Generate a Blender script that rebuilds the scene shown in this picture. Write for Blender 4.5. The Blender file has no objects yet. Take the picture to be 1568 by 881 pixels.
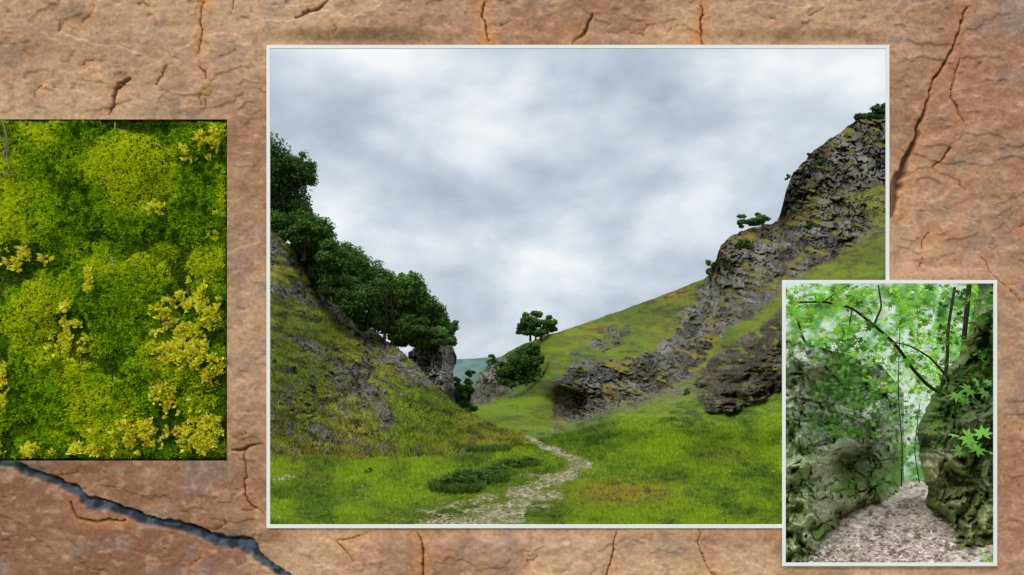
import bpy, math, numpy as np
from mathutils import Vector
rng=np.random.default_rng(7)
F=1120.0; HV=560.0; CZ=1.65; CU=784.0
def P(u,v,d):
    u=np.asarray(u,float);v=np.asarray(v,float);d=np.asarray(d,float)
    return np.stack([(u-CU)/F*d, d+0*u, (HV-v)/F*d+CZ],-1)
def lin(c):
    c=np.asarray(c,float)/255.
    return np.where(c<=0.04045,c/12.92,((c+0.055)/1.055)**2.4)
def mix(a,b,t):
    t=np.asarray(t)[...,None]; return a*(1-t)+b*t
def sst(a,b,x):
    t=np.clip((x-a)/(b-a),0,1); return t*t*(3-2*t)
# ---------- noise ----------
def _h(i,j,k,s):
    n=(i*374761393+j*668265263+k*2147483647+s*974634777)&0xffffffff
    n=((n^(n>>13))*1274126177)&0xffffffff
    n=(n^(n>>16))
    return (n&0xffff)/65535.0*2-1
def vn(x,y,z=0,s=0):
    x,y,z=np.broadcast_arrays(np.asarray(x,float),np.asarray(y,float),np.asarray(z,float))
    i=np.floor(x).astype(np.int64);j=np.floor(y).astype(np.int64);k=np.floor(z).astype(np.int64)
    fx=x-i;fy=y-j;fz=z-k
    fx=fx*fx*(3-2*fx);fy=fy*fy*(3-2*fy);fz=fz*fz*(3-2*fz)
    r=0
    for a in (0,1):
        for b in (0,1):
            for c in ((0,1)):
                w=(fx if a else 1-fx)*(fy if b else 1-fy)*(fz if c else 1-fz)
                r=r+w*_h(i+a,j+b,k+c,s)
    return r
def fbm(x,y,z=0,o=5,s=0,g=0.5):
    r=0;a=1;t=0
    for q in range(o):
        f=2.03**q
        r=r+a*vn(np.asarray(x)*f+q*17.3,np.asarray(y)*f+q*9.1,np.asarray(z)*f,s+q);t+=a;a*=g
    return r/t*1.6
def ridge(x,y,z=0,o=5,s=0):
    r=0;a=1;t=0
    for q in range(o):
        f=2.03**q
        r=r+a*(1-2*np.abs(vn(np.asarray(x)*f+q*7.3,np.asarray(y)*f+q*3.1,np.asarray(z)*f,s+q)));t+=a;a*=0.55
    return r/t
def seg_dist(U,V,pts):
    best=np.full(U.shape,1e9);tt=np.zeros(U.shape)
    n=len(pts)-1
    for i in range(n):
        ax,ay=pts[i][:2];bx,by=pts[i+1][:2]
        dx,dy=bx-ax,by-ay;L=dx*dx+dy*dy+1e-9
        t=np.clip(((U-ax)*dx+(V-ay)*dy)/L,0,1)
        d=np.hypot(U-ax-t*dx,V-ay-t*dy)
        m=d<best;best=np.where(m,d,best);tt=np.where(m,i+t,tt)
    return best,tt
def poly_sd(U,V,poly):
    d,_=seg_dist(U,V,list(poly)+[poly[0]])
    ins=np.zeros(U.shape,bool);n=len(poly)
    for i in range(n):
        x1,y1=poly[i];x2,y2=poly[(i+1)%n]
        if y1==y2: continue
        c=((y1>V)!=(y2>V))&(U<(x2-x1)*(V-y1)/(y2-y1)+x1)
        ins^=c
    return np.where(ins,d,-d)
# ---------- mesh helper ----------
def mk(name,verts,faces,cols=None,mat=None,smooth=True):
    verts=np.asarray(verts,np.float32).reshape(-1,3);faces=np.asarray(faces,np.int32)
    k=faces.shape[1];me=bpy.data.meshes.new(name)
    me.vertices.add(len(verts));me.vertices.foreach_set('co',verts.ravel())
    me.loops.add(faces.size);me.loops.foreach_set('vertex_index',faces.ravel())
    me.polygons.add(len(faces));me.polygons.foreach_set('loop_start',np.arange(0,faces.size,k,dtype=np.int32))
    me.polygons.foreach_set('loop_total',np.full(len(faces),k,np.int32))
    me.polygons.foreach_set('use_smooth',np.full(len(faces),smooth,bool))
    if cols is not None:
        a=me.color_attributes.new('col','FLOAT_COLOR','POINT')
        c=np.ones((len(verts),4),np.float32);c[:,:3]=np.clip(cols.reshape(-1,3),0,1)
        a.data.foreach_set('color',c.ravel())
    me.update(calc_edges=True);me.validate()
    ob=bpy.data.objects.new(name,me);bpy.context.scene.collection.objects.link(ob)
    if mat: me.materials.append(mat)
    return ob
def gridfaces(nr,nc,keep=None,off=0):
    i=np.arange(nr-1)[:,None]*nc+np.arange(nc-1)[None,:]
    f=np.stack([i,i+1,i+nc+1,i+nc],-1)
    if keep is not None: f=f[keep]
    return f.reshape(-1,4)+off
def mat_vc(name,rough=0.9,bump=0.3,scales=(4,),dist=0.05,var=0.25,transl=0.0,vscale=None,spec=0.2):
    m=bpy.data.materials.new(name);m.use_nodes=True;nt=m.node_tree;N=nt.nodes;L=nt.links
    b=N['Principled BSDF'];b.inputs['Roughness'].default_value=rough
    b.inputs['Specular IOR Level'].default_value=spec
    at=N.new('ShaderNodeAttribute');at.attribute_name='col'
    out=at.outputs['Color']
    tc=N.new('ShaderNodeTexCoord')
    if var>0:
        nz=N.new('ShaderNodeTexNoise');nz.inputs['Scale'].default_value=vscale or scales[-1];nz.inputs['Detail'].default_value=10;nz.inputs['Roughness'].default_value=0.7
        L.new(tc.outputs['Object'],nz.inputs['Vector'])
        mr=N.new('ShaderNodeMapRange');mr.inputs['From Min'].default_value=0.3;mr.inputs['From Max'].default_value=0.7
        mr.inputs['To Min'].default_value=1-var;mr.inputs['To Max'].default_value=1+var
        L.new(nz.outputs['Fac'],mr.inputs['Value'])
        vm=N.new('ShaderNodeVectorMath');vm.operation='SCALE'
        L.new(out,vm.inputs[0]);L.new(mr.outputs[0],vm.inputs['Scale']);out=vm.outputs[0]
    L.new(out,b.inputs['Base Color'])
    if bump>0:
        prev=None
        for s in scales:
            nz=N.new('ShaderNodeTexNoise');nz.inputs['Scale'].default_value=s;nz.inputs['Detail'].default_value=12;nz.inputs['Roughness'].default_value=0.65
            L.new(tc.outputs['Object'],nz.inputs['Vector'])
            bp=N.new('ShaderNodeBump');bp.inputs['Strength'].default_value=bump;bp.inputs['Distance'].default_value=dist*scales[0]/s
            L.new(nz.outputs['Fac'],bp.inputs['Height'])
            if prev: L.new(prev.outputs[0],bp.inputs['Normal'])
            prev=bp
        L.new(prev.outputs[0],b.inputs['Normal'])
    if transl>0:
        t=N.new('ShaderNodeBsdfTranslucent');L.new(out,t.inputs['Color'])
        mx=N.new('ShaderNodeMixShader');mx.inputs[0].default_value=transl
        L.new(b.outputs[0],mx.inputs[1]);L.new(t.outputs[0],mx.inputs[2])
        L.new(mx.outputs[0],N['Material Output'].inputs['Surface'])
    return m
M_terr=mat_vc('terrain_mat',bump=0.8,scales=(1.5,8.0),dist=0.28,var=0.5,vscale=4)
M_path=mat_vc('path_mat',bump=0.5,scales=(14,60),dist=0.02,var=0.35,vscale=30)
M_leaf=mat_vc('leaf_mat',rough=0.6,bump=0,var=0,transl=0.3)
M_gleaf=mat_vc('gorge_leaf_mat',rough=0.5,bump=0,var=0,transl=0.5)
M_moss=mat_vc('moss_mat',rough=0.6,bump=0,var=0,transl=0.25)
M_slab=mat_vc('sandstone_mat',rough=0.85,bump=0.5,scales=(70,260,800),dist=0.003,var=0.2,vscale=170,spec=0.25)
M_grock=mat_vc('gorge_rock_mat',bump=0.8,scales=(25,110),dist=0.010,var=0.5,vscale=70)
M_stone=mat_vc('stone_mat',bump=0.4,scales=(20,),dist=0.02,var=0.2)

# =================== MAIN TERRAIN ===================
CP=[(300,840,6.6),(784,840,6.6),(1100,840,6.2),(1500,840,5),
(300,760,10),(600,760,10),(850,760,10.5),(1050,760,10),(1200,760,8.5),(1500,760,7),
(300,700,16),(413,700,16),(650,700,17),(760,688,24),(850,700,20),(950,700,19),(1050,700,18),(1200,700,14),(1500,680,11),
(812,672,38),(850,657,46),(900,642,50),(960,618,48),(1065,585,40),(1120,634,28),(1197,606,25),(1300,560,25),(1500,520,25),
(1090,612,30),(1140,560,31),(1197,490,34),(1100,520,56),(1350,400,62),(1500,380,60),
(850,590,56),(960,560,60),(1040,520,64),(900,520,88),(850,512,108),(920,486,110),(1000,460,105),(1075,430,94),(1100,385,88),(1150,350,94),(1190,340,100),
(1205,280,98),(1270,215,102),(1355,160,106),(1500,110,110),(1300,300,88),(1355,340,78),(1250,420,66),(1150,450,68),
(740,640,70),(780,605,95),(725,575,118),(800,532,118),(835,575,88),(848,610,70),(720,630,75),(600,640,62),(413,640,50),(300,640,50),(300,670,28),(413,670,28),(640,670,30)]
CP=np.array(CP,float)
def ker(r2): return np.sqrt(r2+14**2)
A=ker((CP[:,None,0]-CP[None,:,0])**2+(CP[:,None,1]-CP[None,:,1])**2)
Wt=np.linalg.solve(np.block([[A,np.ones((len(CP),1))],[np.ones((1,len(CP))),np.zeros((1,1))]]),np.append(np.log(CP[:,2]),0))
def dm(u,v):
    u=np.asarray(u,float);v=np.asarray(v,float);r=np.full(u.shape,Wt[-1])
    for i in range(len(CP)): r=r+Wt[i]*ker((u-CP[i,0])**2+(v-CP[i,1])**2)
    return np.exp(r)
TOPX=[300,700,718,724,735,760,800,835,850,920,980,1040,1078,1086,1094,1104,1120,1150,1188,1194,1203,1207,1216,1242,1272,1312,1355,1500]
TOPY=[640,640,625,592,570,550,528,514,510,486,466,442,428,420,402,376,360,349,341,330,296,282,262,234,213,184,157,100]
R1=[(845,590),(870,562),(920,550),(1000,545),(1030,505),(1060,460),(1078,428),(1092,395),(1105,370),(1130,350),(1190,340),(1240,345),(1300,335),(1340,345),(1300,378),(1245,410),(1200,445),(1150,482),(1110,508),(1085,540),(1062,580),(1000,605),(940,628),(880,645),(845,655)]
R2=[(1062,600),(1075,565),(1110,530),(1160,502),(1200,480),(1260,460),(1260,575),(1195,600),(1120,634),(1085,630)]
R3=[(1185,350),(1195,290),(1210,255),(1270,200),(1310,175),(1360,145),(1500,80),(1500,310),(1362,290),(1300,290),(1250,305),(1210,335)]
R4=[(718,578),(735,560),(765,548),(790,545),(790,598),(762,610),(738,625),(715,625)]
R5=[(880,545),(925,515),(962,503),(965,515),(930,530),(900,548)]
def main_masks(U,V):
    wu=U+7*fbm(U/22,V/22,0,4,3);wv=V+7*fbm(U/22,V/22,5,4,4)
    n=fbm(U/16,V/9,0,5,11)
    def pm(p,s=5): return sst(-s,s,poly_sd(wu,wv,p)+n*5)
    r1=pm(R1,6);r2=pm(R2);r3=pm(R3);r4=pm(R4);r5=pm(R5)*sst(-0.2,0.3,n)
    sc=np.exp(-(((U-1290)/90)**2+((V-325)/50)**2))
    sc2=np.exp(-(((U-1010)/70)**2+((V-585)/28)**2))*0.9
    n2=fbm(U/9,V/5,2,4,21);nl=fbm(U/26,(V-0.28*U)/5,2,4,23)
    sp=sst(0.3,0.7,n2+0.75*np.maximum(sc,sc2))
    rock=np.maximum.reduce([r1*sst(-0.55,-0.1,0.5*n2+0.8*nl),r2*sst(-1.0,-0.3,n2),r3*sst(-0.65,-0.2,0.5*n2+0.7*nl),r4*0.9,r5,sp*np.maximum(sc,sc2)])
    led=np.maximum.reduce([r1,r3,sc])
    return rock,r2,r3,led
PATH=[(695,830,92),(735,803,66),(780,775,46),(824,750,33),(862,728,25),(886,712,19),(868,700,14),(842,688,10),(820,678,7),(803,668,5)]
def path_mask(U,V):
    d,t=seg_dist(U,(V-700)*2.2+700,[(p[0],(p[1]-700)*2.2+700) for p in PATH])
    w=np.interp(t,np.arange(len(PATH)),[p[2] for p in PATH])
    n=fbm(U/22,V/7,0,5,41)
    return sst(-0.75,0.7,1-d/w*1.0+n*0.7)
G_br=lin((120,142,6));G_md=lin((88,112,6));G_dk=lin((48,66,8));G_dry=lin((142,124,40));G_brn=lin((96,80,32))
def rockpat(U,V,k=1.0):
    a=U+4*fbm(U/12,V/12,3,3,54);b=V+4*fbm(U/12,V/12,6,3,55)
    c1=ridge((a+b*0.6)/(17*k),(b-0.3*a)/(4.6*k),0,4,51)
    c2=ridge(a/(6*k),b/(8*k),2,3,56)
    return np.maximum(sst(.42,.85,c1),0.75*sst(.45,.85,c2)),fbm(a/(30*k),b/(22*k),1,5,52)
def rockcol(U,V,base=(96,92,83),k=1.0,olive=0.5):
    cr,n=rockpat(U,V,k);f=fbm(U/3.2,V/2.2,0,3,57)
    c=mix(lin(base),lin((138,134,124)),sst(0.0,0.7,n+.5*f)*0.7)
    c=mix(c,lin((58,53,45)),sst(0.0,0.6,-n+.5*f)*0.85)
    c=mix(c,lin((84,76,34)),sst(0.1,0.55,fbm(U/24,(V-.28*U)/6,4,4,53))*olive)
    c=mix(c,lin((28,26,22)),cr*0.9)
    return c,cr,n
def main_col(U,V,d):
    rock,r2,r3,led=main_masks(U,V)
    n1=fbm(U/60,V/28,0,5,61);n2=fbm(U/10,V/3.5,0,4,62);n3=fbm(U/3,V/1.6,0,3,63)
    nc=fbm(U/34,V/4.2,0,4,64)
    c=mix(G_md,G_br,sst(-0.5,0.5,n1+0.3*n3))
    c=mix(c,G_dk,sst(0.1,0.8,-n1*0.45+n2*0.7+n3*0.25)*0.8)
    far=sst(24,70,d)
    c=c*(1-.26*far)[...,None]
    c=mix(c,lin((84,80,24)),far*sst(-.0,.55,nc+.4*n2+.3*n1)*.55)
    dry=led*0.75
    for (a,b,ra,rb,w) in [(1260,340,110,60,.9),(1040,452,70,18,.7),(950,755,75,18,.7),(910,505,60,18,.4),(1180,470,45,40,.3),(1020,570,90,30,.6),(540,697,150,7,.6),(470,730,50,10,.25),(1120,700,60,10,.2),(760,560,40,20,.5),(1000,500,60,25,.25)]:
        dry=np.maximum(dry,w*np.exp(-(((U-a)/ra)**2+((V-b)/rb)**2)))
    dr=np.clip(dry*(1.1+0.9*n2+0.5*n1),0,1)
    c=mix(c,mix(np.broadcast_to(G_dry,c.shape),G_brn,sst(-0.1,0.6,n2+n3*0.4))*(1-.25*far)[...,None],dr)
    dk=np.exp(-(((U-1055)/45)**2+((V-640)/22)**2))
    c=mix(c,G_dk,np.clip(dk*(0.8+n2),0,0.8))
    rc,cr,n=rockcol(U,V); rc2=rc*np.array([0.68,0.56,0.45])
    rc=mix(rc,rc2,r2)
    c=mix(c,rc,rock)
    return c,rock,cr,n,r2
def surf_main(U,V,lift=0,col=True):
    d=dm(U,V)
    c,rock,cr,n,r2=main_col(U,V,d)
    far=sst(20,60,d)
    d2=d*(1+rock*(0.014*cr-0.013*n+0.016*fbm(U/45,V/45,0,3,72))*(0.6+0.6*far)+ (1-rock)*0.012*fbm(U/50,V/22,0,4,73))
    d2=d2*(1-0.05*r2+0.05*r2*ridge(U/40,V/26,0,3,77))
    vv=V+rock*3*fbm(U/9,V/9,3,4,74)*far
    vv=vv+(1-rock)*1.2*fbm(U/26,V/9,3,5,75)
    p=P(U,vv,d2)
    p[...,2]+=lift
    return p,c
us=np.arange(300,1500.1,1.3);ts=np.linspace(0,1,470)
top=np.interp(us,TOPX,TOPY)
U=np.broadcast_to(us[None,:],(len(ts),len(us)));V=840+(top[None,:]-840)*ts[:,None]
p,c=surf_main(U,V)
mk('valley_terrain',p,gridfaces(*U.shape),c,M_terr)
us2=np.arange(540,940,1.0);vs2=np.arange(664,838,0.8)
U2,V2=np.meshgrid(us2,vs2[::-1])
p2,_=surf_main(U2,V2,0.006)
pm=path_mask(U2,V2)
n=fbm(U2/4,V2/1.6,0,5,81);nb=fbm(U2/36,V2/10,0,4,82);nf=fbm(U2/4,V2/1.6,0,4,83)
pc=mix(lin((126,116,82)),lin((166,156,126)),sst(-0.1,0.7,n));pc=mix(pc,lin((92,98,22)),np.clip(sst(0.0,0.6,-n*0.6+nb*0.9)*0.75+sst(.95,.4,pm)*.8,0,.95))
kf=(pm[:-1,:-1]+0.75*nf[:-1,:-1])>0.5
mk('dirt_path',p2,gridfaces(*U2.shape,keep=kf),pc,M_path)

# =================== LEFT HILL ===================
LTX=[250,413,440,470,500,530,560,590,615,640,665,700,740,775,812];LTY=[230,350,374,404,438,468,494,520,538,562,590,622,645,660,671]
LBX=[250,413,520,620,700,760,812];LBY=[697,697,699,703,697,689,679]
L1=[(480,540),(540,558),(575,590),(605,645),(600,666),(570,640),(540,600),(500,568)]
L2=[(530,485),(600,525),(645,560),(662,598),(620,584),(580,555),(540,522)]
L3=[(400,340),(470,405),(462,420),(430,400),(400,385)]
L4=[(413,425),(470,438),(520,470),(545,500),(510,484),(460,458),(413,448)]
L5=[(440,505),(500,530),(560,545),(620,600),(600,610),(545,572),(490,548),(440,520)]
L6=[(400,640),(470,648),(550,672),(600,690),(540,684),(460,662),(400,652)]
def surf_left(U,V,lift=0):
    vt=np.interp(U,LTX,LTY);vb=np.interp(U,LBX,LBY)
    t=np.clip((vb-V)/(vb-vt),-0.1,1)
    R=np.interp(U,[250,413,600,740,812],[1.05,1.05,.95,.6,.12])
    d=dm(U,vb)*np.exp(R*np.sign(t)*np.abs(t)**0.85)
    wu=U+8*fbm(U/20,V/20,0,4,103);wv=V+8*fbm(U/20,V/20,5,4,104)
    n=fbm(U/14,V/8,0,5,111);nl=fbm(U/30,(V-.45*U)/6,0,4,113)
    rock=np.maximum.reduce([sst(-4,6,poly_sd(wu,wv,q)+n*8) for q in (L1,L2,L3,L4)])*sst(-0.55,0.0,0.6*n+.6*nl+.1)
    rock=np.maximum(rock,np.maximum.reduce([sst(-4,6,poly_sd(wu,wv,q)+n*8) for q in (L5,L6)])*sst(-0.25,0.2,0.6*n+.6*nl))
    rock=np.maximum(rock,sst(0.7,1.0,fbm(U/10,V/5,0,4,115)+0.5*sst(480,600,V)*np.exp(-((U-500)/110)**2)))
    ter=np.sin((V-0.32*U+9*fbm(U/60,V/40,0,3,117))/3.4)
    n1=fbm(U/70,V/45,0,5,121);n2=fbm(U/16,(V-0.3*U)/4,0,5,122);n3=fbm(U/3,V/2,0,3,123)
    c=mix(lin((110,114,20)),lin((152,144,50)),sst(-0.4,0.6,n1+0.4*n3))
    gr=np.clip(np.exp(-(((U-650)/75)**2+((V-620)/45)**2))*0.9+np.exp(-(((U-700)/70)**2+((V-670)/18)**2))*.5+sst(-0.3,0.45,fbm(U/60,V/40,0,4,124))*0.65,0,1)
    c=mix(c,mix(np.broadcast_to(G_md,c.shape),G_br,sst(-.4,.4,n3)),gr*0.85)
    c=mix(c,lin((64,58,22)),np.clip(sst(0.0,0.7,n2+0.3*ter)*0.8,0,1))
    c=mix(c,lin((54,62,18)),sst(0.2,0.7,fbm(U/24,V/12,0,4,127))*0.5)
    rc,cr,nn=rockcol(U,V,(120,113,97));c=mix(c,rc,rock)
    d2=d*(1+rock*(0.015*cr-.02*nn)+(1-rock)*(0.010*fbm(U/45,V/25,0,4,132)+0.005*ter*(t>0.05)))
    vv=V+1.4*fbm(U/22,V/10,3,5,133)+rock*3*fbm(U/8,V/8,3,3,134)
    p=P(U,vv,d2);p[...,2]+=lift
    return p,c
us=np.arange(250,812.1,1.3);ts=np.linspace(-0.02,1,310)
vt=np.interp(us,LTX,LTY);vb=np.interp(us,LBX,LBY)
U=np.broadcast_to(us[None,:],(len(ts),len(us)));V=vb[None,:]+(vt-vb)[None,:]*ts[:,None]
p,c=surf_left(U,V);mk('grass_hill',p,gridfaces(*U.shape),c,M_terr)
us=np.linspace(625,698,90);ts=np.linspace(0,1,150)
U=np.broadcast_to(us[None,:],(150,90)).copy();tp=np.interp(us,[625,650,675,690,698],[540,524,514,520,545])
V=640+(tp[None,:]-640)*ts[:,None]
U=U+4*fbm(V/22,V*0,0,4,140)*sst(650,698,U)
cc,cr,nn=rockcol(U*1.3,V*1.3,(128,126,120),1.2,.25)
D=52+2.5*ts[:,None]+3.5*sst(670,698,U)**2*3+0.7*cr-1.0*nn+1.5*fbm(U/18,V/60,0,3,142)
mk('limestone_crag',P(U,V,D),gridfaces(150,90),cc*1.2,M_terr)
us=np.linspace(200,1500,260);ts=np.linspace(0,1,24)
tp=551+2*np.sin(us/70)+1.5*fbm(us/50,us*0,0,4,150)
U=np.broadcast_to(us[None,:],(24,260));V=590+(tp[None,:]-590)*ts[:,None];D=np.broadcast_to(420+500*ts[:,None],U.shape)
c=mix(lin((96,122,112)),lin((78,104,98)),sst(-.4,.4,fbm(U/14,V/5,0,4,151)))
mk('distant_hills',P(U,V,D),gridfaces(24,260),c,M_terr)
mk('ground',[(-4000,-200,-26),(4000,-200,-26),(4000,6000,-26),(-4000,6000,-26)],[[0,1,2,3]],np.tile(lin((80,105,30)),(4,1)),M_terr)

# =================== FOLIAGE ===================
def leaf_quads(cen,size,cols,aspect=0.6,nrm_bias=None):
    n=len(cen);a=rng.normal(size=(n,3))
    if nrm_bias is not None: a+=nrm_bias
    a/=np.linalg.norm(a,axis=1,keepdims=True)
    b=rng.normal(size=(n,3));b-=a*(a*b).sum(1,keepdims=True);b/=np.linalg.norm(b,axis=1,keepdims=True)
    c=np.cross(a,b);s=np.asarray(size).reshape(-1,1)
    v=np.stack([cen-b*s,cen+c*s*aspect,cen+b*s,cen-c*s*aspect],1)
    return v.reshape(-1,3),(np.arange(n*4).reshape(-1,4)),np.repeat(cols,4,0)
def crown(center,rad,n,size,base,nc=26,flat=1.0):
    center=np.array(center);rad=np.array(rad)
    k=rng.normal(size=(nc,3));k/=np.linalg.norm(k,axis=1,keepdims=True);k*=(0.35+0.5*rng.random((nc,1)))
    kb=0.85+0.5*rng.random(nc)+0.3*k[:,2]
    i=rng.integers(0,nc,n)
    off=rng.normal(size=(n,3));off/=np.linalg.norm(off,axis=1,keepdims=True);off*=(0.08+.26*rng.random((n,1)))
    off[:,2]*=.85
    cen=center+(k[i]+off)*rad
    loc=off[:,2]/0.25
    br=np.clip(kb[i]*(0.95+0.35*loc)+0.15*rng.normal(size=n),0.3,2.2)  # leaf colour lightened with height in each clump, top light painted in
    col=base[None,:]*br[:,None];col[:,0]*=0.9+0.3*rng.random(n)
    nb=off/np.linalg.norm(off,axis=1,keepdims=True)*1.0+np.array([0,0,.6])
    return leaf_quads(cen,size*(0.6+0.8*rng.random(n)),col,.6,nb)
def tube(pts,rads,seg=7):
    pts=np.array(pts,float);vs=[];fs=[]
    for i,pp in enumerate(pts):
        t=pts[min(i+1,len(pts)-1)]-pts[max(i-1,0)];t/=np.linalg.norm(t)+1e-9
        a=np.cross(t,[0.3,0.9,0.1]);a/=np.linalg.norm(a);b=np.cross(t,a)
        for k in range(seg):
            an=2*math.pi*k/seg;vs.append(pp+rads[i]*(math.cos(an)*a+math.sin(an)*b))
    for i in range(len(pts)-1):
        for k in range(seg):
            fs.append([i*seg+k,i*seg+(k+1)%seg,(i+1)*seg+(k+1)%seg,(i+1)*seg+k])
    return np.array(vs),np.array(fs)
def join(parts):
    V=[];Fc=[];C=[];o=0
    for v,f,c in parts:
        V.append(v);Fc.append(f+o);C.append(c);o+=len(v)
    return np.concatenate(V),np.concatenate(Fc),np.concatenate(C)
BARK=lin((58,50,42))
def plant(name,blobs,d,base,dens=1.0,leaf=3.0,trunks=[]):
    parts=[]
    for b in blobs:
        u,v,ru,rv=b[:4];dd=d if len(b)<5 else b[4]
        s=dd/F
        n=int(dens*ru*rv*2.4)
        parts.append(crown(P(u,v,dd),(ru*s*1.1,max(ru,rv)*s*0.9,rv*s*1.1),max(n,60),leaf*s,base,nc=max(7,int(ru*rv/28))))
    for t in trunks:
        dd=d if len(t)<3 else t[2]
        pts=[P(a,b,dd) for a,b in t[0]];v,f=tube(pts,[r*dd/F for r in t[1]])
        parts.append((v,f,np.tile(BARK,(len(v),1))))
    return mk(name,*join(parts),M_leaf,smooth=False)
TG=lin((74,106,42))
LT=[(428,262,32,32),(462,262,25,28),(400,250,40,50),(425,310,42,42),(458,335,30,34),(405,320,40,50),(436,350,32,26),(474,355,34,26),(462,378,22,20),(488,388,30,36),(512,390,30,26),(504,422,32,26),(536,406,30,26),(522,442,30,22),(552,462,34,28),(572,425,30,26),(585,455,30,30),(600,492,32,26),(562,490,24,16),(628,447,28,28),(646,470,30,28),(612,472,28,28),(632,505,32,26),(662,490,27,28),(684,500,18,16),(655,518,32,18),(686,518,16,14),(612,516,28,14),(620,440,22,18),(542,430,26,30),(605,434,18,16)]
TD=lambda u:np.interp(u,[400,500,600,700],[50,48,50,54])
parts=[]
for i,(u,v,a,b) in enumerate(LT):
    dd=float(TD(u))+rng.uniform(0,5)+2;s=dd/F
    parts.append(crown(P(u,v,dd),(a*s*1.15,a*s,b*s*1.1),int(a*b*6.5),2.15*s,TG*rng.uniform(0.65,1.35),nc=int(a*b/15)))
for (u,v0,v1) in [(432,370,270),(466,400,280),(500,450,390),(562,505,430),(588,525,430),(600,530,450),(636,560,450),(660,560,480),(645,545,470)]:
    dd=float(TD(u))+3;s=dd/F
    v,f=tube([P(u,v0,dd),P(u+3,(v0+v1)/2,dd),P(u+rng.uniform(-6,6),v1,dd)],[2.6*s,1.8*s,0.8*s]);parts.append((v,f,np.tile(BARK,(len(v),1))))
    for k in range(4):
        h=rng.uniform(0.4,0.9);vv=v0+(v1-v0)*h
        v,f=tube([P(u+2,vv,dd),P(u+rng.uniform(-18,18),vv-18,dd+rng.uniform(-1,1))],[1.3*s,0.4*s]);parts.append((v,f,np.tile(BARK,(len(v),1))))
mk('trees',*join(parts),M_leaf,smooth=False)
plant('hawthorn_tree',[(806,495,16,16),(820,487,18,12),(838,493,15,14),(800,503,12,11),(843,502,11,11),(822,500,28,15),(822,508,26,9)],112,TG*.9,4,1.8,[([(812,523),(812,508),(806,492)],[2,1.6,.7]),([(828,522),(829,508),(836,492)],[2,1.5,.6]),([(820,522),(821,505),(822,488)],[1.5,1.2,.5])])
plant('hawthorn_bush',[(800,560,30,30),(815,544,22,20),(785,575,24,20),(825,560,16,20),(775,570,16,16),(765,560,10,10)],92,TG*0.8,2.8,2.0)
plant('shrub',[(712,600,16,18),(708,625,14,14),(722,630,10,10),(700,585,8,10),(720,572,8,8)],60,TG*0.9,2.6,2.0)
plant('shrub',[(755,549,8,7),(748,556,7,6),(846,552,12,8)],112,TG*1.2,2.4,1.8)
plant('shrub',[(1152,337,23,11),(1140,343,12,9),(1165,336,13,10)],93,TG*1.1,3,1.8)
plant('shrub',[(1089,405,9,10),(1087,418,7,8)],90,TG*1.1,2.6,1.8)
plant('ivy',[(1140,376,17,9),(1122,412,16,8),(1110,400,10,9)],82,TG*0.7,1.9,2.0)
plant('ivy',[(1338,172,24,10),(1352,165,12,8),(1320,182,14,7)],98,TG*0.7,2.0,2.0)
plant('ivy',[(1256,247,9,9),(1240,238,5,5)],96,TG*0.8,2.2,1.8)
plant('shrub',[(1206,271,5,6)],96,TG*1.2,2.6,1.6)
plant('shrub',[(1238,345,18,6),(888,572,9,9)],60,TG*0.75,1.5,2.2)
plant('shrub',[(1075,590,12,6),(1050,600,9,5),(1150,612,6,4)],30,TG,1.5,2.2)
def blades(U,V,fn,h,w,cols,lean=0.35,root=.55):
    p,_=fn(U,V);n=len(U)
    H=h*(0.5+rng.random(n));ang=rng.random(n)*6.283
    dx=np.cos(ang)*w;dy=np.sin(ang)*w*0.5
    tip=p+np.stack([rng.normal(size=n)*lean*H,rng.normal(size=n)*lean*H,H],-1)
    a=p+np.stack([-dx,-dy,-0.01+0*H],-1);b=p+np.stack([dx,dy,-0.01+0*H],-1)
    v=np.stack([a,b,tip],1).reshape(-1,3)
    cc=np.repeat(cols,3,0).reshape(n,3,3).copy();cc[:,:2]*=root
    return v,np.arange(n*3).reshape(-1,3),cc.reshape(-1,3)
parts=[]
for (u,v,a,b) in [(676,742,22,14),(694,738,26,18),(712,735,28,19),(732,731,24,15),(748,725,20,12),(764,720,16,9),(782,710,19,9),(800,707,20,8),(816,706,12,6),(735,687,18,5),(715,689,18,5),(762,684,15,5),(690,691,14,4),(565,721,6,5)]:
    dd=float(dm(np.array(float(u)),np.array(float(v+b*.8))));s=dd/F
    parts.append(crown(P(u,v,dd),(a*s*1.1,a*s*.9,b*s*1.1),int(a*b*5),1.9*s,lin((72,100,36))*rng.uniform(.75,1.25),nc=max(8,int(a*b/12))))
for (u,v,a,b,nn,hh) in [(698,752,40,6,3000,.5),(745,735,34,6,1800,.45),(795,714,30,4,1500,.35),(735,691,45,3,1800,.3)]:
    th=rng.random(nn)*6.283;rr=np.sqrt(rng.random(nn))
    U=u+np.cos(th)*rr*a;V=v+np.sin(th)*rr*b
    dd=dm(U,V);col=lin((80,104,30))[None]*(0.4+1.2*rng.random((len(U),1)))
    v_,f_,c_=blades(U,V,surf_main,0.018*dd*hh,0.0010*dd,col,0.6)
    v3=v_.reshape(-1,3,3);c3=c_.reshape(-1,3,3)
    v4=np.concatenate([v3,v3[:,2:3]],1).copy();c4=np.concatenate([c3,c3[:,2:3]],1)
    v4[:,3,0]+=.0006*dd;v4=v4[:,[0,1,3,2]];c4=c4[:,[0,1,3,2]]
    parts.append((v4.reshape(-1,3),np.arange(len(v4)*4).reshape(-1,4),c4.reshape(-1,3)))
mk('shrub',*join(parts),M_leaf,smooth=False)
nn=140000
V=np.where(rng.random(nn)<0.45,560+(1/(rng.random(nn)*(1/100-1/262)+1/262)),rng.uniform(640,822,nn));U=rng.uniform(395,1240,nn)
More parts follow.
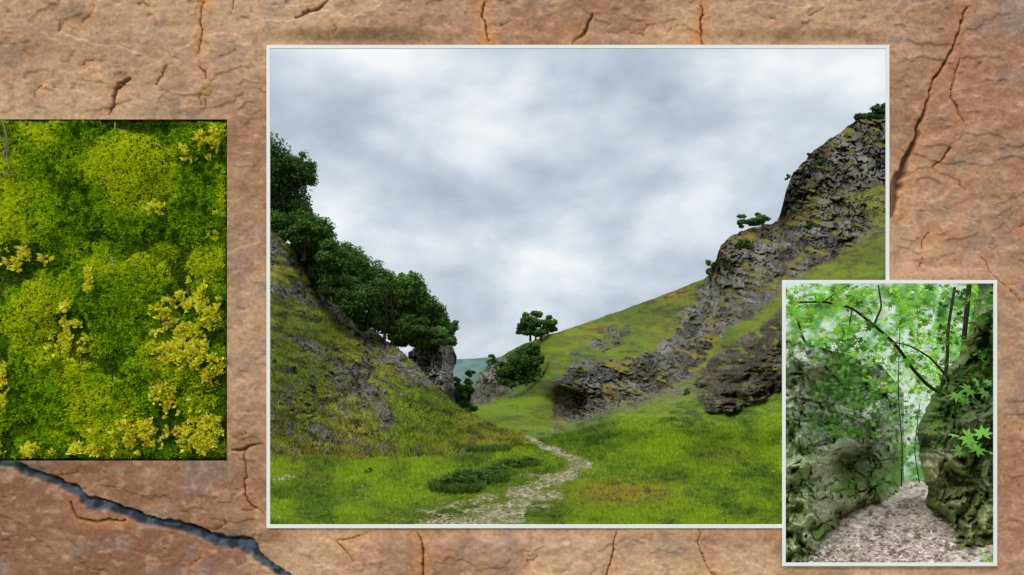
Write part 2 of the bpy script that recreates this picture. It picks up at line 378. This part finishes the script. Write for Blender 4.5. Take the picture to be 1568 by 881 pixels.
k=(path_mask(U,V)<0.25+0.65*rng.random(nn))&(V>np.interp(U,LBX+[850,900,1000,1100,1240],LBY+[668,655,625,650,606]))
U=U[k];V=V[k];dd=dm(U,V);cc=main_col(U,V,dd)[0]
parts=[blades(U,V,surf_main,0.0034*dd,0.00070*dd,cc*(0.95+0.95*rng.random((len(U),1))),0.8,.8)]
mk('grass',*join(parts),M_leaf,smooth=False)
nn=30000
U=rng.uniform(400,800,nn);vt=np.interp(U,LTX,LTY);vb=np.interp(U,LBX,LBY);V=vb+(vt-vb)*rng.random(nn)
_,cc=surf_left(U,V);D=dm(U,vb)
parts=[blades(U,V,surf_left,0.0058*D,0.0013*D,cc*(0.8+0.9*rng.random((nn,1))),0.7,.7)]
mk('grass',*join(parts),M_leaf,smooth=False)
def stones(U,V,fn,s,cols):
    p,_=fn(U,V);n=len(U)
    base=np.array([(1,0,0),(-1,0,0),(0,1,0),(0,-1,0),(0,0,.7),(0,0,-.7)],float)
    f=np.array([(0,2,4),(2,1,4),(1,3,4),(3,0,4),(2,0,5),(1,2,5),(3,1,5),(0,3,5)])
    v=base[None]*s[:,None,None]*(0.6+0.8*rng.random((n,6,1)))
    an=rng.random(n)*6.28;c_,s_=np.cos(an)[:,None],np.sin(an)[:,None]
    v=np.stack([v[...,0]*c_-v[...,1]*s_,v[...,0]*s_+v[...,1]*c_,v[...,2]],-1)+p[:,None]
    ff=(f[None]+6*np.arange(n)[:,None,None]).reshape(-1,3)
    return v.reshape(-1,3),ff,np.repeat(cols,6,0)
nn=9000;U=rng.uniform(560,930,nn);V=rng.uniform(668,815,nn);pmk=path_mask(U,V);k=rng.random(nn)<pmk*0.7+0.012+.12*np.exp(-(((U-640)/40)**2+((V-795)/12)**2))
U=U[k];V=V[k];dd=dm(U,V);s=dd/F*(0.4+1.4*rng.random(len(U))**5)
cc=lin((158,150,124))[None]*(0.6+0.6*rng.random((len(U),1)))
parts=[stones(U,V,surf_main,s,cc)]
U=rng.uniform(413,1195,200);V=rng.uniform(690,803,200);dd=dm(U,V);parts.append(stones(U,V,surf_main,dd/F*(.8+1.4*rng.random(200)),np.tile(lin((180,176,160)),(200,1))))
U=rng.normal(430,9,14);V=rng.normal(733,2,14);dd=dm(U,V);parts.append(stones(U,V,surf_main,dd/F*(2+4*rng.random(14)),np.tile(lin((176,170,158)),(14,1))))
mk('stones',*join(parts),M_stone,smooth=False)
nn=1500
U=rng.normal(1000,70,nn);V=np.interp(U,[850,960,1065,1120,1200],[648,615,590,632,604])+np.abs(rng.normal(0,12,nn))-4;dd=dm(U,V)
p1=stones(U,V,surf_main,dd/F*(0.8+1.6*rng.random(nn)**2),lin((128,122,106))[None]*(0.6+0.6*rng.random((nn,1))))
U=rng.normal(540,45,900);V=600+(U-540)*0.9+rng.normal(0,18,900);D=dm(U,np.interp(U,LBX,LBY))
p2=stones(U,V,surf_left,D/F*(1.2+2.5*rng.random(900)**2),lin((138,130,114))[None]*(0.6+0.6*rng.random((900,1))))
mk('scree',*join([p1,p2]),M_stone,smooth=False)

# =================== STONE SLAB ===================
DS=1.12
ux=np.concatenate([np.arange(-360,-12,12),np.arange(-12,1580,1.6),np.arange(1582,1930,12)])
vy=np.concatenate([np.arange(-72,-12,12),np.arange(-12,893,1.6),np.arange(896,2000,24)])
for e in (411,1359,1200.5,1524.5,346.5): ux[np.argmin(abs(ux-e))]=e
for e in (71.5,806,431.5,864.5,182,706): vy[np.argmin(abs(vy-e))]=e
U,V=np.meshgrid(ux,vy)
wu=U+4*fbm(U/16,V/16,0,4,201)+8*fbm(U/70,V/70,0,2,203);wv=V+4*fbm(U/16,V/16,7,4,202)+8*fbm(U/70,V/70,7,2,204)
h=7*fbm(U/300,V/300,0,3,210)+1.4*fbm((U+0.4*V)/60,V/45,0,5,211)+0.5*fbm(U/10,V/8,0,4,212)
q=fbm((U+V*0.5)/200,(V-0.2*U)/120,0,6,213)*2.6
fr=q-np.floor(q);stp=sst(0.0,0.08,fr);h+=1.7*(np.floor(q)+stp)
crk=np.zeros(U.shape);blue=np.zeros(U.shape);rust=np.zeros(U.shape)
def crack(pts,ws,depth,bl=0,ru=0.4,lo=.55):
    global h,crk,blue,rust
    ux0=min(p[0] for p in pts)-70;ux1=max(p[0] for p in pts)+70;vy0=min(p[1] for p in pts)-70;vy1=max(p[1] for p in pts)+70
    m=(U>ux0)&(U<ux1)&(V>vy0)&(V<vy1)
    if not m.any(): return
    d,t=seg_dist(wu[m],wv[m],pts)
    w=np.interp(t,np.linspace(0,len(pts)-1,len(ws)),ws)
    g=1-sst(lo,1.05,d/w)
    h[m]-=depth*g+1.2*np.exp(-(d/(w*3+4))**2)
    crk[m]=np.maximum(crk[m],g);blue[m]=np.maximum(blue[m],bl*g);rust[m]=np.maximum(rust[m],ru*np.exp(-(d/(w*2+9))**2))
crack([(-40,705),(20,715),(70,738),(130,764),(200,786),(290,818),(345,836),(378,838),(405,862),(440,895)],[9,10,7,9,10,12,10,8,5],6,1.0,0.1,.6)
crack([(30,712),(70,731),(130,757),(200,779),(290,811),(345,829),(385,834)],[1.5,3,2.5,3.5,3,3.5,1.5],9,0,0)
crack([(95,770),(115,792),(160,802),(185,796)],[2,3,2],4)
crack([(1488,3),(1470,50),(1440,115),(1418,180),(1408,232),(1385,262),(1368,300),(1362,330)],[1.2,1.8,2.2,3,4.5,8,10,8],12,0.0,0.45)
crack([(1472,100),(1466,150),(1478,190)],[1,1.5,1],3,0,0.3)
crack([(910,12),(893,40),(872,66)],[1.5,3,3],6,0,.6)
crack([(742,-5),(738,30),(742,66)],[1.2,1.5,1.5],4,0,1.0)
crack([(1066,5),(1072,40),(1080,68)],[1.2,2.2,2],5,0,1.0)
crack([(455,22),(490,20),(510,5)],[1,2.5,1],4,0,.1)
crack([(160,175),(172,138),(195,118),(175,128)],[1,2.5,3.5,1],5,0,.5)
crack([(252,100),(238,130)],[1.5,1],3)
crack([(308,-5),(306,40),(298,80)],[1,1.6,1],3,0,.8)
crack([(352,690),(378,688),(408,686)],[2,3,2],5,0,.1)
crack([(372,690),(368,720),(378,760),(402,790)],[2,1.5,1.2,1],3,0,.3)
crack([(640,812),(646,850),(640,890)],[1.5,2.2,1.5],4,0,.7)
crack([(948,812),(935,850),(925,890)],[1.5,2,1],4,0,.3)
crack([(1068,815),(1075,850),(1110,885)],[.8,1.2,.8],2)
crack([(565,812),(520,835),(545,860)],[.8,1,.8],2)
crack([(1458,232),(1436,255)],[2,1],4);crack([(1505,395),(1535,430),(1560,460)],[.8,1.2,.8],2)
for i in range(110):
    a=rng.uniform(-30,1600);b=rng.uniform(-30,900);L=rng.uniform(10,34);an=math.radians(rng.normal(-60,22)) if rng.random()<.7 else math.radians(rng.normal(20,20))
    crack([(a,b),(a+L*.5*math.cos(an)+rng.normal()*4,b+L*.5*math.sin(an)),(a+L*math.cos(an),b+L*math.sin(an))],[0.4,rng.uniform(0.7,1.4),0.4],rng.uniform(1.0,2.4),0,rng.uniform(0,.5))
n1=fbm(U/220,V/180,0,5,220);n2=fbm((U+.4*V)/44,V/26,0,5,221);n3=fbm(U/4,V/3,0,4,222);n4=fbm(U/14,V/9,2,4,227)
c=mix(lin((184,138,108)),lin((206,162,128)),sst(-.3,.5,n1+0.5*n2))
c=mix(c,lin((160,112,86)),sst(0.0,.7,-n1+0.5*n2)*0.6)
ll=sst(250,800,V)*sst(520,300,U)*0.65+sst(730,800,V-0.28*(U-100))*sst(430,330,U)*0.6
c=mix(c,lin((140,94,74)),np.clip(ll*(0.8+0.5*n2),0,.9))
c=mix(c,lin((172,120,95)),np.clip(sst(1330,1500,U)*.6*(0.8+.6*n2),0,.8))
c=mix(c,lin((150,128,118)),np.clip(sst(0.2,.7,fbm(U/60,V/40,3,5,224))*0.5,0,1))
c=mix(c,lin((150,130,120)),sst(1480,1568,U)*sst(80,20,V)*0.7)
c=mix(c,lin((130,92,74)),sst(.25,.7,n4)*.35);c=mix(c,lin((214,178,146)),sst(.25,.7,-n4)*.3)
c=mix(c,lin((208,138,74)),np.clip(rust*(0.7+.6*n2),0,.75))
c=c*(1+0.16*n3)[...,None]
c=mix(c,lin((74,54,44)),crk*(1-blue)*0.8);c=mix(c,mix(lin((78,90,98)),lin((44,53,60)),sst(-.3,.3,n4)),blue)
c=c*1.12
def inr(a,b,x0,y0,x1,y1): return (a>x0)&(a<x1)&(b>y0)&(b<y1)
cu=(U[:-1,:-1]+U[1:,1:])/2;cv=(V[:-1,:-1]+V[1:,1:])/2
keep=~(inr(cu,cv,411,71.5,1359,806)|inr(cu,cv,1200.5,431.5,1524.5,864.5)|inr(cu,cv,-40,182,346.5,706))
e1=np.abs(poly_sd(U,V,[(408,69),(1362,69),(1362,809),(408,809)]));e2=np.abs(poly_sd(U,V,[(1198,429),(1527,429),(1527,867),(1198,867)]));e3=np.abs(poly_sd(U,V,[(-60,182),(346,182),(346,706),(-60,706)]))
fl=sst(4,26,np.minimum(e1,e2));fl3=sst(0,20,e3)
h=h-3
h=-2.5*(1-fl)+fl*np.minimum(h,9);h=h*fl3-3*(1-fl3)
d=DS-h/1000.0
X=(U-CU)/1000.;Z=(HV-V)/1000.+CZ
mk('sandstone_slab',np.stack([X,d,Z],-1),gridfaces(*U.shape,keep=keep),c,M_slab)
def box(x0,x1,y0,y1,z0,z1):
    v=np.array([(x,y,z) for x in (x0,x1) for y in (y0,y1) for z in (z0,z1)])
    f=np.array([(0,1,3,2),(4,6,7,5),(0,4,5,1),(2,3,7,6),(0,2,6,4),(1,5,7,3)]);return v,f
mw=bpy.data.materials.new('white_paint');mw.use_nodes=True;nt=mw.node_tree
nb=nt.nodes['Principled BSDF'];nb.inputs['Roughness'].default_value=.5
nz=nt.nodes.new('ShaderNodeTexNoise');nz.inputs['Scale'].default_value=60;rp=nt.nodes.new('ShaderNodeValToRGB')
rp.color_ramp.elements[0].color=(.95,.93,.91,1);rp.color_ramp.elements[1].color=(.98,.96,.94,1)
nt.links.new(nz.outputs[0],rp.inputs[0]);nt.links.new(rp.outputs[0],nb.inputs['Base Color'])
def frame(bars,y0,y1):
    parts=[]
    for (a,b,c_,d_) in bars:
        s=y0/DS
        v,f=box((a-CU)/1000*s,(c_-CU)/1000*s,y0,y1,(HV-d_)/1000*s+CZ,(HV-b)/1000*s+CZ);parts.append((v,f,np.ones((len(v),3))))
    return mk('picture_frame',*join(parts),mw,smooth=False)
frame([(408,69,1362,74.2),(408,74.2,413.2,803.5),(1356.8,74.2,1362,431),(408,803.5,1199,809)],1.1195,1.1212)
frame([(1198,429,1527,434.2),(1198,434.2,1203.2,862),(1521.8,434.2,1527,862),(1198,862,1527,867)],1.1165,1.1180)

# =================== MOSS ===================
DOM=[(190,255,75,55),(60,330,85,45),(300,330,60,50),(170,440,90,50),(60,230,50,35),(120,620,90,50),(300,210,40,30),(40,480,55,45),(215,300,45,30)]
dr=np.random.default_rng(99)
for i in range(70):
    r_=dr.uniform(16,42);DOM.append((dr.uniform(-40,345),dr.uniform(185,705),r_*dr.uniform(1,1.4),r_))
def moss_h(U,V):
    wu=U+12*fbm(U/26,V/26,0,3,307);wv=V+12*fbm(U/26,V/26,4,3,308)
    h=np.zeros(U.shape)-2
    for (a,b,ra,rb) in DOM:
        q=1-((wu-a)/ra)**2-((wv-b)/rb)**2
        h=np.maximum(h,np.sqrt(np.clip(q,0,1))*rb*.36-2)
    return h*.8+3.5*fbm(U/90,V/80,0,4,301)
def mossP(U,V,H): return np.stack([(U-CU)/1000.,DS+0.014-H/1000.,(HV-V)/1000.+CZ],-1)
us=np.arange(-52,360,2.0);vs=np.arange(170,720,2.0)
U,V=np.meshgrid(us,vs);H=moss_h(U,V)
H=np.where((U>345)|(V<183)|(V>705),-8,H)
c=mix(lin((42,58,10)),lin((94,118,16)),sst(-.3,.6,fbm(U/12,V/12,0,4,306)))
mk('moss',mossP(U,V,H),gridfaces(*U.shape),c,mat_vc('moss_bed_mat',bump=.6,scales=(200,),dist=.004,var=.3))
def tuft(U,V,L,W,cols,nb,spread=0.75,lift=0):
    n=len(U);H=moss_h(U,V)+lift;p=mossP(U,V,H)
    e=2.0;gx=(moss_h(U+e,V)-moss_h(U-e,V))/(2*e);gz=-(moss_h(U,V+e)-moss_h(U,V-e))/(2*e)
    nrm=np.stack([-gx,-np.ones(n),-gz+0.4],-1);nrm/=np.linalg.norm(nrm,axis=1,keepdims=True)
    vs=[];cs=[]
    for k in range(nb):
        r=rng.normal(size=(n,3));r/=np.linalg.norm(r,axis=1,keepdims=True)
        dr=nrm+spread*r;dr/=np.linalg.norm(dr,axis=1,keepdims=True)
        sd=np.cross(dr,rng.normal(size=(n,3)));sd/=np.linalg.norm(sd,axis=1,keepdims=True)
        l=(L*(0.6+0.7*rng.random(n)))[:,None];w=(W*(0.7+0.6*rng.random(n)))[:,None]
        vs.append(np.stack([p,p+dr*l*.5+sd*w,p+dr*l,p+dr*l*.5-sd*w],1))
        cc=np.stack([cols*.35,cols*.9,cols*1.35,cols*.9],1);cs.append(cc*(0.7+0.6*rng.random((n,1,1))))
    v=np.concatenate(vs).reshape(-1,3);c=np.concatenate(cs).reshape(-1,3)
    return v,np.arange(len(v)).reshape(-1,4),c
nn=44000;U=rng.uniform(-36,341,nn);V=rng.uniform(186,702,nn)
nA=fbm(U/60,V/50,0,4,310);nB=fbm(U/8,V/8,0,3,311);Hh=moss_h(U,V)
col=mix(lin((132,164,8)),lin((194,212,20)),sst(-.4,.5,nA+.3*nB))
gap_shade=sst(5,-3,Hh)
col=mix(col,lin((54,84,10)),np.clip(gap_shade*.8+sst(0.2,.8,-nA*.5+nB*.9)*.8,0,.95))  # occlusion shade painted between cushions, plus random dark tufts
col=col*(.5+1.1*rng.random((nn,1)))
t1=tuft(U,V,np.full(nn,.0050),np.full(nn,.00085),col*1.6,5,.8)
YC=[(290,480,48,45,1),(275,530,40,30,.9),(320,560,25,40,.7),(30,395,40,18,.8),(92,475,22,20,.5),(105,520,26,35,.7),(320,215,25,30,.6),(300,235,30,15,.5),(250,610,22,30,.5),(210,665,60,25,.7),(310,670,40,35,.9),(335,345,12,30,.5),(240,318,15,10,.5),(140,430,10,20,.5),(20,690,60,12,.7),(5,600,10,50,.4),(120,690,60,10,.4)]
Us=[];Vs=[]
for (a,b,ra,rb,w) in YC:
    k=int(ra*rb*w*0.30);Us.append(a+rng.normal(size=k)*ra*.42);Vs.append(b+rng.normal(size=k)*rb*.42)
U=np.concatenate(Us);V=np.concatenate(Vs)
cn=fbm(U/11,V/13,0,3,320);k=(U>-36)&(U<337)&(V>190)&(V<697)&(cn>0.0);U=U[k];V=V[k];m=len(U)
col=mix(lin((226,206,14)),lin((248,230,80)),rng.random(m));col=mix(col,lin((190,124,20)),(rng.random(m)<.12)*.7);col=mix(col,lin((160,172,14)),(rng.random(m)<.25)*.8)
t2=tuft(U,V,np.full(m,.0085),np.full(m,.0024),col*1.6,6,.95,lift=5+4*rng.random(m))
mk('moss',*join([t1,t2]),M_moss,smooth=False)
def stick(pts,r):
    Q=[mossP(np.array(a,float),np.array(b,float),moss_h(np.array(a,float),np.array(b,float))+8) for a,b in pts];v,f=tube(Q,[r*.001]*len(Q),6);return v,f,np.tile(lin((150,126,114)),(len(v),1))
mk('twig',*join([stick([(8,186),(14,215),(10,240),(18,262)],1.3),stick([(0,205),(12,222),(6,245)],.9),stick([(2,262),(12,270),(30,268)],.8),stick([(172,184),(176,200)],1.0),stick([(168,396),(176,402)],1.4)]),M_stone)

# =================== GORGE ===================
def dpath(v): return np.interp(v,[740,748,765,800,850,880],[2.4,2.25,1.95,1.62,1.36,1.26])
us=np.arange(1199,1560,2.0);vs=np.linspace(885,738,150);U,V=np.meshgrid(us,vs)
D=dpath(V);n=fbm(U/6,V/3,0,5,401)
c=mix(lin((196,178,168)),lin((234,220,212)),sst(-.1,.6,n));c=mix(c,lin((120,100,86)),sst(0,.6,fbm(U/9,V/4,2,5,402))*.9)
pp=P(U,V,D);pp[...,2]+=.004*fbm(U/20,V/8,0,4,403)
mk('woodland_path',pp,gridfaces(*U.shape),c*1.15,M_grock)
def grock(U,V,dark=1.0):
    a=U+9*fbm(U/25,V/25,3,4,450);b=V+9*fbm(U/25,V/25,6,4,451)
    c1=sst(.5,.85,ridge((a+.35*b)/50,b/30,0,5,452));c2=sst(.5,.9,ridge(a/14,b/18,2,4,453));cr=np.maximum(c1*.9,.55*c2)
    n=fbm(a/50,b/40,0,5,454);f=fbm(U/5,V/5,0,4,455)
    return cr,n,f
BU=[1190,1234,1262,1300,1345,1384];BV=[885,862,828,790,768,748]
us=np.linspace(1199.5,1384,230);ts=np.linspace(0,1,300)
vb=np.interp(us,BU,BV)+6;tp=np.interp(us,[1199,1250,1300,1350,1384],[520,530,545,560,600])
U=np.broadcast_to(us[None,:],(300,230));V=vb[None,:]+(tp-vb)[None,:]*ts[:,None]
D0=dpath(np.interp(us,BU,BV));D=D0[None,:]*(1+.10*ts[:,None])
cr,n,f=grock(U,V)
D=D*(1+.028*cr-.07*n)*(1+0.12*sst(1374,1384,U))
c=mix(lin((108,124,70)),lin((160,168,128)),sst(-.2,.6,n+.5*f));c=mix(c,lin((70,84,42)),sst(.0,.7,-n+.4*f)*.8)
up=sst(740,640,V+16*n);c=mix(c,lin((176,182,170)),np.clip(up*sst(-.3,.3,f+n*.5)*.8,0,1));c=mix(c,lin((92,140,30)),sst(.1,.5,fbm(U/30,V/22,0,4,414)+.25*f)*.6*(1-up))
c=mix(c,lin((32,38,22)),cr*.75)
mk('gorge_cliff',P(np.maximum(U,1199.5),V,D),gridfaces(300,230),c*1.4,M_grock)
vs=np.linspace(885,434,320);LU=np.interp(vs,[434,470,500,540,580,620,655,690,720,745,775,790,800,830,862,885],[1500,1490,1482,1470,1440,1422,1408,1404,1408,1422,1422,1440,1448,1448,1456,1460])
LU=LU+5*fbm(vs/14,vs*0,0,4,420)
ts=np.linspace(0,1,190);V=np.broadcast_to(vs[:,None],(320,190));U=LU[:,None]+(1575-LU[:,None])*ts[None,:]
bd=np.interp(vs,[434,740,800,885],[1.66,1.60,1.5,1.3])[:,None]
D=bd+.35*(1-np.sqrt(np.clip(1-(1-np.clip(ts*4,0,1))**2,0,1)))[None,:]-.12*ts[None,:]
cr,n,f=grock(U+400,V);D=D*(1+.028*cr-.06*n)
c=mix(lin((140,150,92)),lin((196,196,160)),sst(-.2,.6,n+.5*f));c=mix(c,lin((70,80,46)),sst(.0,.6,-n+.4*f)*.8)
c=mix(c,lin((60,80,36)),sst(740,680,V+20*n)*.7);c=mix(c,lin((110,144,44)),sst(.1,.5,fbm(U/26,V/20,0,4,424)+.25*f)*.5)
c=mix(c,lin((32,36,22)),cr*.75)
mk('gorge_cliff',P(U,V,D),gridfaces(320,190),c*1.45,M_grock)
LOB=[]
for k in range(15):
    a=math.pi*(k/14*1.7-0.85)+math.pi/2
    r=[0.35,.75,.42,.95,.5,1.0,.5,1.12,.5,1.0,.5,.95,.42,.75,.35][k];LOB.append((r*math.cos(a),r*math.sin(a)))
LOB=np.array(LOB)
def lobed(cen,size,cols,bias=(0,-.6,.8),jit=.8):
    n=len(cen);a=rng.normal(size=(n,3))*jit+np.array(bias);a/=np.linalg.norm(a,axis=1,keepdims=True)
    b=rng.normal(size=(n,3));b-=a*(a*b).sum(1,keepdims=True);b/=np.linalg.norm(b,axis=1,keepdims=True);c=np.cross(a,b)
    k=len(LOB);ring=cen[:,None]+size[:,None,None]*(LOB[None,:,0:1]*b[:,None]+LOB[None,:,1:2]*c[:,None])+a[:,None]*size[:,None,None]*(-.25*(LOB**2).sum(1))[None,:,None]
    v=np.concatenate([cen[:,None],ring],1).reshape(-1,3)
    f=np.array([(0,1+i,1+(i+1)) for i in range(k-1)])
    ff=(f[None]+(k+1)*np.arange(n)[:,None,None]).reshape(-1,3)
    return v,ff,np.repeat(cols,k+1,0)
parts=[]
def scatter_leaf(n,ur,vr,dr,sz,col,thr=-.1,seed=0,**kw):
    U=rng.uniform(*ur,n);V=rng.uniform(*vr,n);D=rng.uniform(*dr,n)
    k=fbm(U/30,V/22,D*6,4,430+seed)>thr;U=U[k];V=V[k];D=D[k]
    S=sz*(0.45+.9*rng.random(len(U)))*D/F;C=P(U,V,D)
    u=C[:,0]/C[:,1]*F+CU;v=HV-(C[:,2]-CZ)/C[:,1]*F
    ok=(u>1204)&(v>435);C=C[ok];S=S[ok];m=len(C);edge=np.minimum(u[ok]-1200,v[ok]-432)*C[:,1]/F
    S=np.minimum(S,edge/1.15)
    cc=col[None]*(.35+1.3*rng.random((m,1)));cc[:,0]*=.6+.9*rng.random(m)
    parts.append(lobed(C,S,cc,**kw))
LG=lin((146,212,70));LP=lin((190,240,150));LDK=lin((84,134,46))  # LP is paler for far leaves, haze and glow painted into their colour
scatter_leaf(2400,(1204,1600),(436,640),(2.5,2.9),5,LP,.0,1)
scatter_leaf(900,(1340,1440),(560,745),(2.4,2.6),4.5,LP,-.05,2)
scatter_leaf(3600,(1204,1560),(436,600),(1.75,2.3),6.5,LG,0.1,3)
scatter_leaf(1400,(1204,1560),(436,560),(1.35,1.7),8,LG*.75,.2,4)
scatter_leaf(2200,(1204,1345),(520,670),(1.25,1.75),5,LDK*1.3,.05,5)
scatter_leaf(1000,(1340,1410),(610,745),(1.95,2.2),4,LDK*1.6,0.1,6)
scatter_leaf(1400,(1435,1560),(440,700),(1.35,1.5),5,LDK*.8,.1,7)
mk('foliage',*join(parts),M_gleaf,smooth=False)
parts=[]
for (u,v,s) in [(1465,604,15),(1485,596,17),(1508,600,14),(1495,585,12),(1478,615,11),(1512,586,10),(1458,665,13),(1480,668,18),(1505,665,16),(1495,690,15),(1470,690,13),(1515,692,12),(1488,680,12),(1510,850,8),(1500,843,7)]:
    C=P(np.array([u]),np.array([v]),np.array([1.27+rng.uniform(0,.05)]));parts.append(lobed(C,np.array([s*1.27/F]),lin((160,234,106))[None]*rng.uniform(.8,1.1),bias=(-.2,-.8,.8),jit=.3))
mk('maple_leaves',*join(parts),M_gleaf,smooth=False)
parts=[]
def br(pts,rs,d0,d1):
    n=len(pts);Q=[P(a,b,d0+(d1-d0)*i/(n-1)) for i,(a,b) in enumerate(pts)]
    Q=np.array(Q);tt=np.linspace(0,n-1,n*5);Q2=np.stack([np.interp(tt,range(n),Q[:,k]) for k in range(3)],-1)
    Q2[1:-1]=(Q2[:-2]+Q2[1:-1]+Q2[2:])/3
    R=np.interp(tt,np.linspace(0,n-1,len(rs)),rs)*1.6/F
    v,f=tube(Q2,R,7);parts.append((v,f,np.tile(lin((54,52,40)),(len(v),1))))
br([(1208,464),(1262,462),(1305,472),(1338,498),(1372,528),(1398,566),(1420,590),(1445,606)],[1.4,1.7,2.2,2.6,2.4],1.5,1.6)
br([(1338,498),(1350,470),(1345,437)],[1.7,1.1],1.55,1.6)
br([(1218,480),(1232,525),(1258,556),(1290,590)],[1.2,2.0,1.4],1.5,1.6)
br([(1440,604),(1450,560),(1452,500),(1462,440)],[3.4,2.6,2.2],1.75,1.75)
br([(1452,580),(1425,548),(1395,530),(1350,520)],[1.8,1],1.7,1.7)
br([(1476,520),(1480,480),(1484,436)],[3.4,3.6,3.4],1.6,1.6)
br([(1380,745),(1382,690),(1375,600),(1378,500)],[1.4,1.2,.9],2.2,2.25)
br([(1408,740),(1400,690),(1408,620)],[1.1,.9],2.2,2.2)
br([(1262,462),(1285,445),(1300,437)],[1.1,.7],1.52,1.6);br([(1305,472),(1300,500),(1318,530)],[1.0,.6],1.55,1.6)
mk('tree_branches',*join(parts),M_stone)
nn=3000;V=745+135*rng.random(nn)**.8;U=rng.uniform(1206,1460,nn)
D=dpath(V)-.004;C=P(U,V,D);C[:,2]+=.004
cc=np.where(rng.random((nn,1))<.6,lin((236,224,216))[None],lin((140,110,90))[None])*(.6+.7*rng.random((nn,1)))
mk('leaf_litter',*leaf_quads(C,.0026*(.6+rng.random(nn)),cc,.6,np.array([0,0,2.5])),M_stone,smooth=False)
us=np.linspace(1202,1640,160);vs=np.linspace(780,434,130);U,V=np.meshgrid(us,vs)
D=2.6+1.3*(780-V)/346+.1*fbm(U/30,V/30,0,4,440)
c=mix(lin((120,186,90)),lin((246,252,246)),np.clip(sst(-.3,.5,fbm(U/16,V/16,0,5,441)*.9+1.3*np.exp(-(((U-1400)/60)**2+((V-600)/80)**2))),0,1))  # near-white spot paints the gorge's bright glow into the sheet colour
mk('woodland_glow_backdrop',P(U,V,D),gridfaces(*U.shape),c,M_gleaf)

# =================== WORLD / LIGHT / CAMERA ===================
S=Vector((-0.45,-0.58,0.68)).normalized()
w=bpy.data.worlds.new('World');bpy.context.scene.world=w;w.use_nodes=True;nt=w.node_tree;N=nt.nodes;L=nt.links
bg=N['Background'];sky=N.new('ShaderNodeTexSky');sky.sky_type='NISHITA';sky.sun_disc=False
sky.sun_elevation=math.asin(S.z);sky.sun_rotation=math.atan2(S.x,S.y)
tc=N.new('ShaderNodeTexCoord')
sep=N.new('ShaderNodeSeparateXYZ');L.new(tc.outputs['Generated'],sep.inputs[0])
def math_(op,a,b=None,c=None):
    m=N.new('ShaderNodeMath');m.operation=op
    for i,x in enumerate((a,b,c)):
        if x is None: continue
        if isinstance(x,(int,float)): m.inputs[i].default_value=x
        else: L.new(x,m.inputs[i])
    return m.outputs[0]
mp=N.new('ShaderNodeMapping');mp.inputs['Scale'].default_value=(1,1,1.7);mp.inputs['Location'].default_value=(2.3,.7,.4);L.new(tc.outputs['Generated'],mp.inputs[0])
def noise(scale,det,rough,vec,dist=0):
    n=N.new('ShaderNodeTexNoise');n.inputs['Scale'].default_value=scale;n.inputs['Detail'].default_value=det;n.inputs['Roughness'].default_value=rough;n.inputs['Distortion'].default_value=dist
    L.new(vec,n.inputs['Vector']);return n.outputs['Fac']
na=noise(4.2,8,.5,mp.outputs[0],.15);nb_=noise(12,6,.5,mp.outputs[0],.1)
f=math_('ADD',math_('MULTIPLY',na,.82),math_('MULTIPLY',nb_,.18))
rp=N.new('ShaderNodeValToRGB');cr=rp.color_ramp
def lc(r,g,b): x=lin((r,g,b));return (x[0],x[1],x[2],1)
cr.elements[0].position=.37;cr.elements[0].color=lc(172,184,200)
cr.elements[1].position=.64;cr.elements[1].color=lc(250,252,254)
for p_,c_ in ((.44,lc(191,202,215)),(.50,lc(209,218,228)),(.56,lc(227,234,241))):
    e=cr.elements.new(p_);e.color=c_
L.new(f,rp.inputs[0])
sc=N.new('ShaderNodeVectorMath');sc.operation='SCALE';L.new(sky.outputs[0],sc.inputs[0]);sc.inputs['Scale'].default_value=.1
mx=N.new('ShaderNodeMix');mx.data_type='RGBA';mx.inputs[0].default_value=.95
L.new(sc.outputs[0],mx.inputs[6]);L.new(rp.outputs[0],mx.inputs[7])
zg=N.new('ShaderNodeMapRange');L.new(sep.outputs[2],zg.inputs[0]);zg.inputs[1].default_value=.42;zg.inputs[2].default_value=.9;zg.inputs[3].default_value=1;zg.inputs[4].default_value=2.2
L.new(mx.outputs[2],bg.inputs['Color']);L.new(zg.outputs[0],bg.inputs['Strength'])
ld=bpy.data.lights.new('sun','SUN');ld.energy=1.5;ld.angle=math.radians(10);ld.color=(1,.95,.88)
lo=bpy.data.objects.new('sun',ld);lo.rotation_euler=S.to_track_quat('Z','Y').to_euler();bpy.context.scene.collection.objects.link(lo)
cd=bpy.data.cameras.new('camera');co=bpy.data.objects.new('camera',cd);bpy.context.scene.collection.objects.link(co)
co.location=(0,0,CZ);co.rotation_euler=(math.pi/2,0,0);cd.sensor_width=36;cd.lens=36*F/1568;cd.shift_y=(HV-440.5)/1568;cd.clip_start=.05;cd.clip_end=9000
bpy.context.scene.camera=co
vs_=bpy.context.scene.view_settings;vs_.view_transform='Standard';vs_.look='None';vs_.exposure=0
